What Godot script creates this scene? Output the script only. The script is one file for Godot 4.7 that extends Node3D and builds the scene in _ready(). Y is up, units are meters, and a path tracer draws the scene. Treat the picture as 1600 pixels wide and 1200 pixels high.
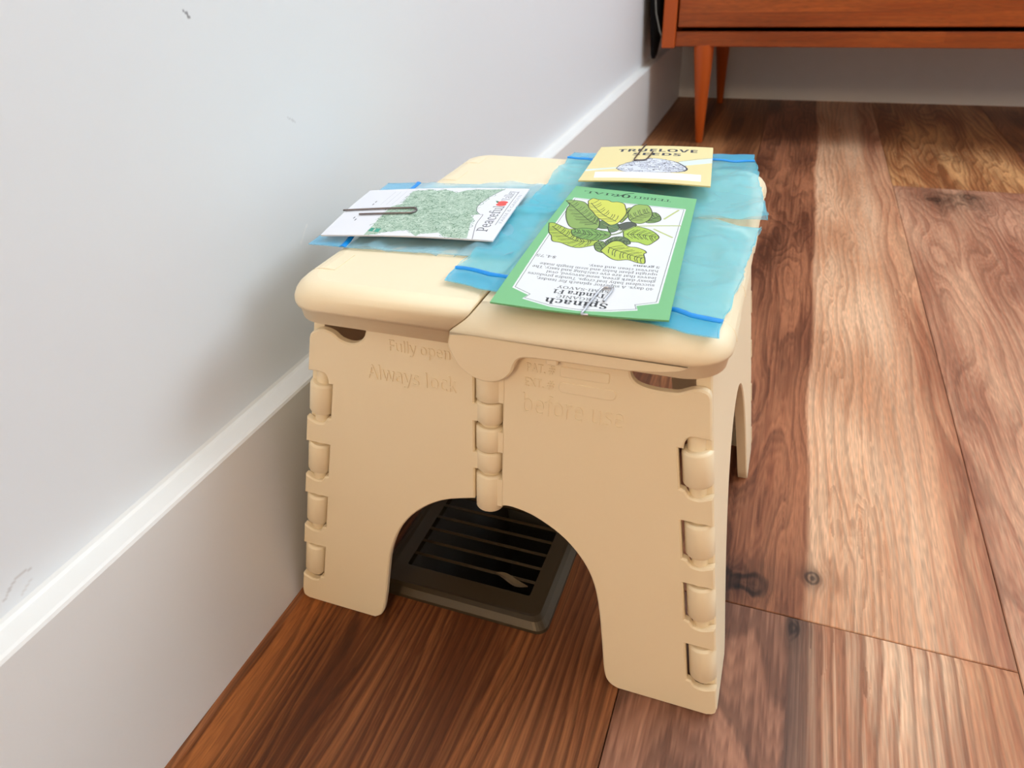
extends Node3D
# All lengths below are in stool units; S turns them into metres.
const S := 0.37
const STOOL := Vector3(0.3764, 0.0, -0.9937)
const KX := 0.0281
const KZ := -0.0201
const TOP := 0.614
const LAMP := 0.84

var mats := {}
var names := {}

# ---------------------------------------------------------------- nodes and labels
func numbered(n: String) -> String:
	if not names.has(n):
		names[n] = 0
		return n
	names[n] += 1
	return "%s_%03d" % [n, names[n]]

func tag(o: Node3D, label: String, category: String, group := "") -> void:
	o.set_meta("label", label)
	o.set_meta("category", category)
	if group != "":
		o.set_meta("group", group)

func thing(called: String, at: Vector3, label: String, category: String, group := "") -> Node3D:
	var o := Node3D.new()
	o.name = numbered(called)
	add_child(o)
	o.position = at * S
	tag(o, label, category, group)
	return o

func new_st() -> SurfaceTool:
	var st := SurfaceTool.new()
	st.begin(Mesh.PRIMITIVE_TRIANGLES)
	st.set_smooth_group(-1)
	return st

func part(called: String, st: SurfaceTool, m: Material, parent: Node3D) -> MeshInstance3D:
	st.generate_normals()
	var o := MeshInstance3D.new()
	o.name = called
	o.mesh = st.commit()
	o.material_override = m
	parent.add_child(o, true)
	return o

func structure(called: String, st: SurfaceTool, m: Material) -> MeshInstance3D:
	var o := part(called, st, m, self)
	o.set_meta("kind", "structure")
	return o

func mat(n: String, c: Color, rough := 0.6, spec := 0.5, metal := 0.0) -> StandardMaterial3D:
	var m := StandardMaterial3D.new()
	m.resource_name = n
	m.albedo_color = c
	m.roughness = rough
	m.metallic = metal
	m.metallic_specular = spec
	mats[n] = m
	return m

func c8(r: int, g: int, b: int) -> Color:
	return Color8(r, g, b)

# ---------------------------------------------------------------- mesh building (counter-clockwise seen from outside)
func tri(st: SurfaceTool, a: Vector3, b: Vector3, c: Vector3) -> void:
	st.add_vertex(a * S)
	st.add_vertex(c * S)
	st.add_vertex(b * S)

func quad(st: SurfaceTool, a: Vector3, b: Vector3, c: Vector3, d: Vector3) -> void:
	tri(st, a, b, c)
	tri(st, a, c, d)

func loft(st: SurfaceTool, rings: Array, smooth := false, cap0 := true, cap1 := true) -> void:
	st.set_smooth_group(1 if smooth else -1)
	for i in rings.size() - 1:
		var p: PackedVector3Array = rings[i]
		var q: PackedVector3Array = rings[i + 1]
		var n := p.size()
		for j in n:
			var k := (j + 1) % n
			quad(st, p[j], p[k], q[k], q[j])
	st.set_smooth_group(-1)
	if cap0:
		fan(st, rings[0], true)
	if cap1:
		fan(st, rings[-1], false)

func fan(st: SurfaceTool, r: PackedVector3Array, rev: bool) -> void:
	var c := Vector3.ZERO
	for v in r:
		c += v
	c /= r.size()
	for j in r.size():
		var k := (j + 1) % r.size()
		if rev:
			tri(st, c, r[k], r[j])
		else:
			tri(st, c, r[j], r[k])

func box(st: SurfaceTool, lo: Vector3, hi: Vector3, b := 0.0) -> void:
	# a box with chamfered vertical and top edges
	var f := func(y: float, i: float) -> PackedVector3Array:
		var x0 := lo.x + i
		var x1 := hi.x - i
		var z0 := lo.z + i
		var z1 := hi.z - i
		if b <= 0.0:
			return PackedVector3Array([Vector3(x0, y, z1), Vector3(x1, y, z1), Vector3(x1, y, z0), Vector3(x0, y, z0)])
		var c := b
		return PackedVector3Array([Vector3(x0 + c, y, z1), Vector3(x1 - c, y, z1), Vector3(x1, y, z1 - c), Vector3(x1, y, z0 + c), Vector3(x1 - c, y, z0), Vector3(x0 + c, y, z0), Vector3(x0, y, z0 + c), Vector3(x0, y, z1 - c)])
	if b > 0.0:
		loft(st, [f.call(lo.y, b), f.call(lo.y + b, 0.0), f.call(hi.y - b, 0.0), f.call(hi.y, b)])
	else:
		loft(st, [f.call(lo.y, 0.0), f.call(hi.y, 0.0)])

func area2(p: PackedVector2Array) -> float:
	var s := 0.0
	for i in p.size():
		var a := p[i]
		var b := p[(i + 1) % p.size()]
		s += a.x * b.y - a.y * b.x
	return s

func inset(p: PackedVector2Array, d: float) -> PackedVector2Array:
	var r := PackedVector2Array()
	var n := p.size()
	for i in n:
		var e0 := (p[i] - p[(i + n - 1) % n]).normalized()
		var e1 := (p[(i + 1) % n] - p[i]).normalized()
		var m := (Vector2(-e0.y, e0.x) + Vector2(-e1.y, e1.x))
		m = m.normalized() if m.length() > 0.01 else Vector2(-e0.y, e0.x)
		var k := maxf(0.5, m.dot(Vector2(-e0.y, e0.x)))
		r.append(p[i] + m * d / k)
	return r

# a plate: outline in (u, v), from w0 (back) to w1 (front); f maps (u, v, w) to a place
func plate(st: SurfaceTool, poly: PackedVector2Array, f: Callable, w0: float, w1: float, bevel: float, flip := false) -> void:
	if area2(poly) < 0.0:
		poly.reverse()
	var inn := inset(poly, bevel) if bevel > 0.0 else poly
	var n := poly.size()
	var rows := [[poly, w0], [poly, w1 - bevel], [inn, w1]] if bevel > 0.0 else [[poly, w0], [poly, w1]]
	st.set_smooth_group(-1)
	for i in rows.size() - 1:
		for j in n:
			var k := (j + 1) % n
			var a: Vector3 = f.call(rows[i][0][j].x, rows[i][0][j].y, rows[i][1])
			var b: Vector3 = f.call(rows[i][0][k].x, rows[i][0][k].y, rows[i][1])
			var c: Vector3 = f.call(rows[i + 1][0][k].x, rows[i + 1][0][k].y, rows[i + 1][1])
			var d: Vector3 = f.call(rows[i + 1][0][j].x, rows[i + 1][0][j].y, rows[i + 1][1])
			if flip:
				quad(st, a, d, c, b)
			else:
				quad(st, a, b, c, d)
	var idx := Geometry2D.triangulate_polygon(poly)
	for i in range(0, idx.size(), 3):
		var t := [idx[i], idx[i + 1], idx[i + 2]]
		var ar: float = (poly[t[1]] - poly[t[0]]).cross(poly[t[2]] - poly[t[0]])
		if ar < 0.0:
			t = [t[0], t[2], t[1]]
		var q := []
		var r := []
		for k in 3:
			q.append(f.call(inn[t[k]].x, inn[t[k]].y, w1))
			r.append(f.call(poly[t[k]].x, poly[t[k]].y, w0))
		if flip:
			tri(st, q[0], q[2], q[1])
			tri(st, r[0], r[1], r[2])
		else:
			tri(st, q[0], q[1], q[2])
			tri(st, r[0], r[2], r[1])

func curve(p: Array, n := 5) -> PackedVector2Array:
	var r := PackedVector2Array()
	for i in p.size() - 1:
		var a: Vector2 = p[maxi(i - 1, 0)]
		var b: Vector2 = p[i]
		var c: Vector2 = p[i + 1]
		var d: Vector2 = p[mini(i + 2, p.size() - 1)]
		for k in n:
			r.append(b.cubic_interpolate(c, a, d, float(k) / n))
	r.append(p[-1])
	return r

func v2(a: Array) -> Array:
	var r := []
	for e in a:
		r.append(Vector2(e[0], e[1]))
	return r

func tube(st: SurfaceTool, pts: Array, r: float, sides := 8) -> void:
	var rings := []
	var up := Vector3.UP
	for i in pts.size():
		var t: Vector3 = (pts[mini(i + 1, pts.size() - 1)] - pts[maxi(i - 1, 0)]).normalized()
		var a := t.cross(up)
		if a.length() < 0.1:
			a = t.cross(Vector3.RIGHT)
		a = a.normalized()
		var b := t.cross(a).normalized()
		up = -b if i > 0 else up
		var ring := PackedVector3Array()
		for k in sides:
			var g := TAU * k / sides
			ring.append(pts[i] + (a * cos(g) + b * sin(g)) * r)
		rings.append(ring)
	loft(st, rings, true)

func lathe(st: SurfaceTool, prof: Array, axis0: Vector3, axis1: Vector3, sides := 20) -> void:
	# prof: [t along the axis, radius]; axis roughly vertical
	var t := (axis1 - axis0).normalized()
	var a := t.cross(Vector3(0, 0, 1)).normalized()
	var b := t.cross(a)
	var rings := []
	for e in prof:
		var ring := PackedVector3Array()
		for k in sides:
			var g := TAU * k / sides
			ring.append(axis0.lerp(axis1, e[0]) + (a * cos(g) + b * sin(g)) * e[1])
		rings.append(ring)
	loft(st, rings, true)

# a closed sheet over s, t in 0..1: f(s, t) top, thickness below it
func sheet(st: SurfaceTool, f: Callable, nu: int, nv: int, thick: float, uv := false) -> void:
	st.set_smooth_group(1)
	var g := []
	for j in nv + 1:
		var row := []
		for i in nu + 1:
			row.append(f.call(float(i) / nu, float(j) / nv))
		g.append(row)
	var dn := Vector3(0, -thick, 0)
	for j in nv:
		for i in nu:
			var c := [g[j][i], g[j + 1][i], g[j + 1][i + 1], g[j][i + 1]]
			var u := [Vector2(i, j), Vector2(i, j + 1), Vector2(i + 1, j + 1), Vector2(i + 1, j)]
			for k in [0, 2, 1, 0, 3, 2]:
				if uv:
					st.set_uv(Vector2(u[k].x / nu, u[k].y / nv))
				st.add_vertex(c[k] * S)
	if thick <= 0.0:
		return
	if uv:
		st.set_uv(Vector2(0.004, 0.004))
	st.set_smooth_group(2)
	for j in nv:
		for i in nu:
			quad(st, g[j][i] + dn, g[j][i + 1] + dn, g[j + 1][i + 1] + dn, g[j + 1][i] + dn)
	st.set_smooth_group(-1)
	for i in nu:
		quad(st, g[nv][i] + dn, g[nv][i + 1] + dn, g[nv][i + 1], g[nv][i])
		quad(st, g[0][i + 1] + dn, g[0][i] + dn, g[0][i], g[0][i + 1])
	for j in nv:
		quad(st, g[j][0] + dn, g[j + 1][0] + dn, g[j + 1][0], g[j][0])
		quad(st, g[j + 1][nu] + dn, g[j][nu] + dn, g[j][nu], g[j + 1][nu])

# ---------------------------------------------------------------- flat print on paper
func fill_tri(im: Image, a: Vector2, b: Vector2, c: Vector2, col: Color) -> void:
	var y0 := int(floor(minf(a.y, minf(b.y, c.y))))
	var y1 := int(ceil(maxf(a.y, maxf(b.y, c.y))))
	var e := [[a, b], [b, c], [c, a]]
	for y in range(maxi(y0, 0), mini(y1 + 1, im.get_height())):
		var yy := y + 0.5
		var lo := 1e9
		var hi := -1e9
		for s in e:
			var p: Vector2 = s[0]
			var q: Vector2 = s[1]
			if (p.y <= yy) != (q.y <= yy):
				var x := p.x + (q.x - p.x) * (yy - p.y) / (q.y - p.y)
				lo = minf(lo, x)
				hi = maxf(hi, x)
		if hi > lo:
			var x0 := int(round(lo))
			var w := int(round(hi)) - x0
			if w > 0:
				im.fill_rect(Rect2i(x0, y, w, 1), col)

func fill_poly(im: Image, p: PackedVector2Array, col: Color) -> void:
	var idx := Geometry2D.triangulate_polygon(p)
	for i in range(0, idx.size(), 3):
		fill_tri(im, p[idx[i]], p[idx[i + 1]], p[idx[i + 2]], col)

func stroke(im: Image, p: PackedVector2Array, w: float, col: Color) -> void:
	for i in p.size() - 1:
		var d := (p[i + 1] - p[i])
		if d.length() < 0.01:
			continue
		var n := Vector2(-d.y, d.x).normalized() * w / 2.0
		var e := d.normalized() * w / 3.0
		fill_tri(im, p[i] + n - e, p[i] - n - e, p[i + 1] - n + e, col)
		fill_tri(im, p[i] + n - e, p[i + 1] - n + e, p[i + 1] + n + e, col)

func font(n: String, bold := false, italic := false) -> Font:
	var f := SystemFont.new()
	f.font_names = PackedStringArray([n])
	f.font_weight = 700 if bold else 400
	f.font_italic = italic
	return f

# text with its left end at "at", along "dir" (the length of dir is the wanted width; 0 height = natural), cap height h in pixels
func print_text(im: Image, s: String, f: Font, at: Vector2, dir: Vector2, h: float, col: Color) -> void:
	var t := TextMesh.new()
	t.text = s
	t.font = f
	t.font_size = 64
	t.pixel_size = 1.0
	t.depth = 0.0
	t.curve_step = 2.0
	t.horizontal_alignment = HORIZONTAL_ALIGNMENT_LEFT
	var a := t.get_mesh_arrays()
	if a.is_empty() or a[Mesh.ARRAY_VERTEX] == null:
		return
	var v: PackedVector3Array = a[Mesh.ARRAY_VERTEX]
	var idx: PackedInt32Array = a[Mesh.ARRAY_INDEX] if a[Mesh.ARRAY_INDEX] != null else PackedInt32Array(range(v.size()))
	var lo := Vector2(1e9, 1e9)
	var hi := Vector2(-1e9, -1e9)
	for p in v:
		lo = lo.min(Vector2(p.x, p.y))
		hi = hi.max(Vector2(p.x, p.y))
	var sx := dir.length() / (hi.x - lo.x)
	var sy := h / 46.0
	var ex := dir.normalized()
	var ey := Vector2(ex.y, -ex.x)
	var base := lo.y
	if s.contains("p") or s.contains("g") or s.contains("y") or s.contains(","):
		base = lo.y + (14.0 if (hi.y - lo.y) > 40 else 8.0)
	for i in range(0, idx.size(), 3):
		var q := []
		for k in 3:
			var p := v[idx[i + k]]
			q.append(at + ex * (p.x - lo.x) * sx + ey * (p.y - base) * sy)
		fill_tri(im, q[0], q[1], q[2], col)

func tex(im: Image) -> ImageTexture:
	return ImageTexture.create_from_image(im)

# ---------------------------------------------------------------- wood grain
func noise_bytes(w: int, h: int, shrink_x: float, shrink_y: float, freq: float, sd: int, oct := 3) -> PackedByteArray:
	var n := FastNoiseLite.new()
	n.seed = sd
	n.noise_type = FastNoiseLite.TYPE_SIMPLEX_SMOOTH
	n.frequency = freq
	n.fractal_octaves = oct
	var im := n.get_image(maxi(8, int(w / shrink_x)), maxi(8, int(h / shrink_y)), false, false, false)
	im.convert(Image.FORMAT_L8)
	im.resize(w, h, Image.INTERPOLATE_CUBIC)
	return im.get_data()

# zones: [right edge across 0..1, rings across, wave, light, dark, ring contrast, mode, k0, k1]
#   mode 0 straight rings, 1 nested arcs along the board (k0 rings per width along it, k1 bend, k2 centre)
# knots: [across, along (in board widths), radius, stretch, darkness]
func wood(w: int, h: int, along: float, sd: int, zones: Array, knots: Array, out: Array, slot: int) -> void:
	var n1 := noise_bytes(w, h, 6.0, 24.0, 0.045, sd, 2)
	var n2 := noise_bytes(w, h, 3.0, 16.0, 0.05, sd + 1, 3)
	var f1 := noise_bytes(w, h, 1.0, 40.0, 0.16, sd + 2, 3)
	var f2 := noise_bytes(w, h, 1.0, 9.0, 0.42, sd + 3, 2)
	var p1 := noise_bytes(w, h, 8.0, 30.0, 0.06, sd + 4, 2)
	var data := PackedByteArray()
	data.resize(w * h * 3)
	var o := 0
	for y in h:
		var l := along * y / h
		for x in w:
			var i := y * w + x
			var a := float(x) / w
			var b1 := n1[i] / 255.0 - 0.5
			var b2 := n2[i] / 255.0 - 0.5
			var fib0 := f1[i] / 255.0 - 0.5
			var aw := a
			var lw := l
			var dark := 0.0
			for k in knots:
				var dx: float = a - k[0]
				var dl: float = (l - k[1]) * k[3]
				var d2 := (dx * dx + dl * dl) * (1.0 + b2 * 2.4)
				var rr: float = k[2] * k[2]
				if d2 < rr * 30.0:
					if d2 < rr:
						var d := sqrt(d2 / rr) + b2 * 0.3
						dark = maxf(dark, k[4] * (0.72 + 0.20 * sin(d * 11.0 + b2 * 9.0) + fib0 * 0.5) * clampf((1.05 - d) * 2.2, 0.0, 1.0))
					var pull := rr / (d2 + rr * 0.25)
					aw -= dx * pull
					dark = maxf(dark, k[4] * 0.45 * exp(-d2 / rr * 0.5))
			var zi := zones.size() - 1
			var e := a + b1 * 0.05 + b2 * 0.03
			for q in zones.size():
				if e < zones[q][0]:
					zi = q
					break
			var z: Array = zones[zi]
			var cl: Color = z[3]
			var cd: Color = z[4]
			# the tones of neighbouring bands run into each other
			if zi < zones.size() - 1:
				var bw := 0.012 if zi == 0 else 0.05
				var g: float = z[0] - e
				if g < bw:
					cl = cl.lerp(zones[zi + 1][3], 0.5 - 0.5 * g / bw)
					cd = cd.lerp(zones[zi + 1][4], 0.5 - 0.5 * g / bw)
			if zi > 0:
				var bw := 0.012 if zi == 1 else 0.05
				var g: float = e - zones[zi - 1][0]
				if g < bw:
					cl = cl.lerp(zones[zi - 1][3], 0.5 - 0.5 * g / bw)
					cd = cd.lerp(zones[zi - 1][4], 0.5 - 0.5 * g / bw)
			var r: float
			if z[6] == 0:
				r = aw * z[1] + b1 * z[2] + b2 * z[2] * 0.2
			else:
				var da: float = aw - z[9]
				r = lw * z[7] + da * da * z[8] + b1 * z[2] + b2 * z[2] * 0.5
			var t := r - floorf(r)
			var ring := t * t * (1.0 if t < 0.9 else (1.0 - t) * 10.0)
			var fib := f1[i] / 255.0 - 0.5
			var por := f2[i] / 255.0 - 0.5
			var rf := r * 4.0 + fib * 1.5
			var fine := absf(rf - floorf(rf) - 0.5) * 2.0
			var mixv := clampf((p1[i] / 255.0 - 0.5) * 1.6 + 0.38 + fib * 1.5 + por * 0.5 + ring * z[5] * 0.6 + (fine - 0.5) * 0.28, 0.0, 1.0)
			var lum: float = (1.0 - ring * z[5] * 0.22) * (1.0 + fib * 0.30 + por * 0.34) * (1.0 - 0.74 * dark)
			data[o] = clampi(int((cl.r + (cd.r - cl.r) * mixv) * lum * 255.0), 0, 255)
			data[o + 1] = clampi(int((cl.g + (cd.g - cl.g) * mixv) * lum * 255.0), 0, 255)
			data[o + 2] = clampi(int((cl.b + (cd.b - cl.b) * mixv) * lum * 255.0), 0, 255)
			o += 3
	out[slot] = Image.create_from_data(w, h, false, Image.FORMAT_RGB8, data)

# ================================================================ the scene
func _ready() -> void:
	camera_and_light()
	materials()
	room()
	floor_lamp()
	floor_boards()
	floor_vent()
	cabinet()
	hanging_bag()
	stool()
	bags()
	packets()

func camera_and_light() -> void:
	var cam := Camera3D.new()
	cam.name = "camera"
	add_child(cam)
	cam.position = Vector3(0.69982, 1.0, 0.0) * S
	var b := Basis(Vector3.UP, 0.378512) * Basis(Vector3.RIGHT, -0.579585) * Basis(Vector3(0, 0, 1), -0.04929)
	cam.basis = b
	cam.near = 0.01
	cam.far = 50.0
	cam.current = true
	var ca := CameraAttributesPhysical.new()
	ca.frustum_focal_length = 21.848
	ca.frustum_focus_distance = 0.38
	ca.frustum_near = 0.01
	ca.frustum_far = 50.0
	ca.exposure_aperture = 14.0
	cam.attributes = ca
	cam.fov = rad_to_deg(2.0 * atan(600.0 / 1092.43))
	var env := Environment.new()
	env.background_mode = Environment.BG_SKY
	var sky := Sky.new()
	var sm := ProceduralSkyMaterial.new()
	sm.sky_top_color = c8(196, 212, 232)
	sm.sky_horizon_color = c8(235, 238, 242)
	sm.ground_horizon_color = c8(190, 190, 186)
	sm.ground_bottom_color = c8(120, 118, 112)
	sm.sky_energy_multiplier = 0.8
	sky.sky_material = sm
	env.sky = sky
	env.tonemap_mode = Environment.TONE_MAPPER_LINEAR
	env.tonemap_exposure = 1.3
	env.sdfgi_enabled = true
	env.ssao_enabled = true
	env.ssil_enabled = true
	var we := WorldEnvironment.new()
	we.name = "environment"
	we.environment = env
	add_child(we)
	# daylight through the high window in the right-hand wall and the skylight in the ceiling
	daylight("window_daylight", Vector2(1.05, 0.95), 2.75, Vector3(5.16, 4.9, -3.5), Basis(Vector3.UP, PI / 2))
	daylight("skylight_daylight", Vector2(1.20, 1.20), 1.2, Vector3(2.2, 6.56, -2.3), Basis(Vector3.RIGHT, -PI / 2))

func daylight(called: String, size: Vector2, energy: float, at: Vector3, b: Basis) -> void:
	var al := AreaLight3D.new()
	al.name = called
	al.area_size = size
	al.light_color = Color(0.90, 0.962, 1.0)
	al.light_energy = energy
	al.area_range = 12.0
	al.shadow_enabled = true
	add_child(al)
	al.position = at * S
	al.basis = b

func materials() -> void:
	var wall := mat("wall_paint", c8(228, 231, 234), 0.55, 0.35)
	var nz := NoiseTexture2D.new()
	nz.width = 512
	nz.height = 512
	nz.seamless = true
	nz.as_normal_map = true
	nz.bump_strength = 1.2
	var fn := FastNoiseLite.new()
	fn.seed = 5
	fn.frequency = 0.05
	fn.fractal_octaves = 3
	nz.noise = fn
	wall.normal_enabled = true
	wall.normal_texture = nz
	wall.normal_scale = 0.18
	wall.uv1_triplanar = true
	wall.uv1_world_triplanar = true
	wall.uv1_scale = Vector3(9, 9, 9)
	var bb: StandardMaterial3D = wall.duplicate()
	bb.resource_name = "baseboard_paint"
	bb.albedo_color = c8(230, 229, 227)
	bb.roughness = 0.42
	bb.normal_scale = 0.1
	mats["baseboard"] = bb
	mat("ceiling_paint", c8(236, 236, 234), 0.8, 0.2)
	var pl := mat("cream_plastic", c8(240, 223, 190), 0.42, 0.45)
	pl.normal_enabled = true
	var nz2: NoiseTexture2D = nz.duplicate()
	var fn2 := FastNoiseLite.new()
	fn2.seed = 9
	fn2.frequency = 0.25
	nz2.noise = fn2
	nz2.bump_strength = 2.0
	pl.normal_texture = nz2
	pl.normal_scale = 0.16
	pl.uv1_triplanar = true
	pl.uv1_scale = Vector3(14, 14, 14)
	mat("bronze_metal", c8(70, 58, 40), 0.42, 0.5, 0.35)
	mat("duct_metal", c8(140, 138, 134), 0.55, 0.4, 0.4)
	mat("steel", c8(200, 200, 205), 0.25, 0.5, 1.0)
	mat("dark_steel", c8(120, 112, 112), 0.3, 0.5, 1.0)
	mat("black_cloth", c8(22, 21, 22), 0.85, 0.2)
	mat("grey_cord", c8(120, 122, 118), 0.6, 0.3)
	mat("white_frame", c8(236, 236, 234), 0.5, 0.4)
	var gl := mat("window_glass", Color(0.95, 0.98, 1.0, 0.08), 0.03, 0.5)
	gl.transparency = BaseMaterial3D.TRANSPARENCY_ALPHA
	mat("subfloor", c8(70, 52, 40), 0.9, 0.2)
	mat("dry_leaf", c8(104, 88, 66), 0.7, 0.3)

# ---------------------------------------------------------------- room
const X1 := 5.2
const Z0 := -5.0656
const Z1 := 11.0
const H := 6.6
# cut-out in the floor for the register
const HOLE_X0 := 0.163
const HOLE_X1 := 0.413
const HOLE_Z0 := -1.270
const HOLE_Z1 := -0.763
const WX := -0.042
const SCUFFS := [
	[[[-0.797, 0.926], [-0.803, 0.924], [-0.805, 0.918]], 1.1, Color8(140, 140, 144)],
	[[[-0.287, 0.388], [-0.304, 0.400], [-0.317, 0.402], [-0.327, 0.398]], 0.9, Color8(204, 202, 202)],
	[[[-0.32, 0.387], [-0.305, 0.379]], 0.9, Color8(216, 215, 215)],
	[[[-0.962, 0.76], [-0.979, 0.75]], 0.9, Color8(208, 209, 212)],
	[[[-0.927, 0.564], [-0.954, 0.588]], 0.9, Color8(240, 240, 240)],
]

func slab(called: String, lo: Vector3, hi: Vector3, m: Material) -> MeshInstance3D:
	var st := new_st()
	box(st, lo, hi)
	return structure(called, st, m)

func wall_left() -> void:
	var TW := 2048
	var TH := 1024
	var im := Image.create(TW, TH, false, Image.FORMAT_RGB8)
	im.fill(c8(228, 231, 234))
	# a few fine scratches and scuffs in the paint
	var px := func(a: Array) -> PackedVector2Array:
		var r := PackedVector2Array()
		for e in a:
			r.append(Vector2((e[0] - Z0) / 5.4 * TW, (1.0 - e[1] / 2.7) * TH))
		return r
	for m in SCUFFS:
		stroke(im, curve(Array(px.call(m[0])), 4), m[1], m[2])
	var m := mats["wall_paint"].duplicate() as StandardMaterial3D
	m.resource_name = "scuffed_wall_paint"
	m.albedo_color = Color.WHITE
	m.albedo_texture = tex(im)
	m.texture_repeat = false
	m.uv1_triplanar = false
	m.uv1_world_triplanar = false
	m.uv1_scale = Vector3.ONE
	m.normal_enabled = false
	var st := new_st()
	st.set_uv(Vector2.ZERO)
	box(st, Vector3(WX - 0.3, -0.3, Z0 - 0.3), Vector3(WX - 0.001, H + 0.3, Z1 + 0.3))
	var za := Z1
	var zb := Z0
	var v := [Vector3(WX, -0.3, za), Vector3(WX, -0.3, zb), Vector3(WX, H, zb), Vector3(WX, H, za)]
	for k in [0, 2, 1, 0, 3, 2]:
		st.set_uv(Vector2((v[k].z - Z0) / 5.4, 1.0 - v[k].y / 2.7))
		st.add_vertex(v[k] * S)
	structure("wall_left", st, m)

func room() -> void:
	var w: Material = mats["wall_paint"]
	wall_left()
	slab("wall_front", Vector3(WX, -0.3, Z1), Vector3(X1, H + 0.3, Z1 + 0.3), w)
	slab("wall_back", Vector3(WX, -0.3, Z0 - 0.3), Vector3(X1, H + 0.3, Z0), w)
	# ceiling with the skylight opening
	var sx0 := 0.5
	var sx1 := 3.9
	var sz0 := -4.0
	var sz1 := -0.6
	var ce := new_st()
	box(ce, Vector3(WX, H, Z0), Vector3(X1, H + 0.3, sz0))
	box(ce, Vector3(WX, H, sz1), Vector3(X1, H + 0.3, Z1))
	box(ce, Vector3(WX, H, sz0), Vector3(sx0, H + 0.3, sz1))
	box(ce, Vector3(sx1, H, sz0), Vector3(X1, H + 0.3, sz1))
	structure("ceiling", ce, mats["ceiling_paint"])
	var sky := Node3D.new()
	sky.name = "window_2"
	sky.set_meta("kind", "structure")
	add_child(sky)
	var sf := new_st()
	var q := 0.08
	box(sf, Vector3(sx0, H + 0.1, sz0), Vector3(sx1, H + 0.24, sz0 + q))
	box(sf, Vector3(sx0, H + 0.1, sz1 - q), Vector3(sx1, H + 0.24, sz1))
	box(sf, Vector3(sx0, H + 0.1, sz0 + q), Vector3(sx0 + q, H + 0.24, sz1 - q))
	box(sf, Vector3(sx1 - q, H + 0.1, sz0 + q), Vector3(sx1, H + 0.24, sz1 - q))
	part("window_frame", sf, mats["white_frame"], sky)
	var sg := new_st()
	box(sg, Vector3(sx0 + q, H + 0.16, sz0 + q), Vector3(sx1 - q, H + 0.17, sz1 - q))
	part("pane", sg, mats["window_glass"], sky)
	# right wall with the window opening
	var st := new_st()
	var wy0 := 3.55
	var wy1 := 6.25
	var wz0 := -5.0
	var wz1 := -2.0
	box(st, Vector3(X1, -0.3, Z0 - 0.3), Vector3(X1 + 0.3, wy0, Z1 + 0.3))
	box(st, Vector3(X1, wy1, Z0 - 0.3), Vector3(X1 + 0.3, H + 0.3, Z1 + 0.3))
	box(st, Vector3(X1, wy0, Z0 - 0.3), Vector3(X1 + 0.3, wy1, wz0))
	box(st, Vector3(X1, wy0, wz1), Vector3(X1 + 0.3, wy1, Z1 + 0.3))
	structure("wall_right", st, w)
	var win := Node3D.new()
	win.name = "window_1"
	win.set_meta("kind", "structure")
	add_child(win)
	var f := new_st()
	var t := 0.1
	box(f, Vector3(X1 + 0.1, wy0, wz0), Vector3(X1 + 0.22, wy0 + t, wz1))
	box(f, Vector3(X1 + 0.1, wy1 - t, wz0), Vector3(X1 + 0.22, wy1, wz1))
	box(f, Vector3(X1 + 0.1, wy0 + t, wz0), Vector3(X1 + 0.22, wy1 - t, wz0 + t))
	box(f, Vector3(X1 + 0.1, wy0 + t, wz1 - t), Vector3(X1 + 0.22, wy1 - t, wz1))
	part("window_frame", f, mats["white_frame"], win)
	var g := new_st()
	box(g, Vector3(X1 + 0.15, wy0 + t, wz0 + t), Vector3(X1 + 0.16, wy1 - t, wz1 - t))
	part("pane", g, mats["window_glass"], win)
	# baseboards: square board with an eased front edge
	var hb := 0.364
	var e := 0.006
	var prof := PackedVector2Array([Vector2(WX, 0), Vector2(0, 0), Vector2(0, hb - e), Vector2(-0.002, hb - 0.002), Vector2(-e, hb), Vector2(-0.036, hb), Vector2(-0.040, hb + 0.003), Vector2(WX, hb + 0.008)])
	var bl := new_st()
	plate(bl, prof, func(u: float, v: float, z: float) -> Vector3: return Vector3(u, v, z), Z0, Z1, 0.0)
	structure("baseboard_left", bl, mats["baseboard"])
	var bk := new_st()
	plate(bk, prof, func(u: float, v: float, x: float) -> Vector3: return Vector3(x, v, Z0 + u - WX), 0.0, X1, 0.0, true)
	structure("baseboard_back", bk, mats["baseboard"])

# warm globe floor lamp that stands in the room behind the camera
func floor_lamp() -> void:
	var o := thing("floor_lamp", Vector3(0.5, 0.0, 4.6), "floor lamp with warm white globe standing behind the camera", "lamp")
	var warm := Color(1.0, 0.87, 0.70)
	var gm := mat("lamp_glass_glow", c8(250, 240, 225), 0.5, 0.4)
	gm.emission_enabled = true
	gm.emission = warm
	gm.emission_energy_multiplier = 1.0
	var lh := 3.5
	var st := new_st()
	var pr := []
	for k in 17:
		var a := PI * k / 16
		pr.append([0.5 - 0.5 * cos(a), maxf(0.42 * sin(a), 0.01)])
	lathe(st, pr, Vector3(0, lh - 0.42, 0), Vector3(0, lh + 0.42, 0), 28)
	part("lamp_globe", st, gm, o)
	var sc := new_st()
	lathe(sc, [[0.0, 0.035], [1.0, 0.035]], Vector3(0, 0.05, 0), Vector3(0, lh - 0.40, 0), 14)
	part("pole", sc, mats["black_cloth"], o)
	var sp := new_st()
	lathe(sp, [[0.0, 0.40], [0.6, 0.40], [1.0, 0.36]], Vector3(0, 0.0, 0), Vector3(0, 0.06, 0), 28)
	part("base", sp, mats["black_cloth"], o)
	var l := OmniLight3D.new()
	l.name = "lamp_light"
	l.light_color = warm
	l.light_energy = LAMP
	l.light_size = 0.14
	l.omni_range = 15.0
	l.omni_attenuation = 2.0
	l.shadow_enabled = true
	o.add_child(l)
	l.position = Vector3(0, lh, 0) * S

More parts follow.
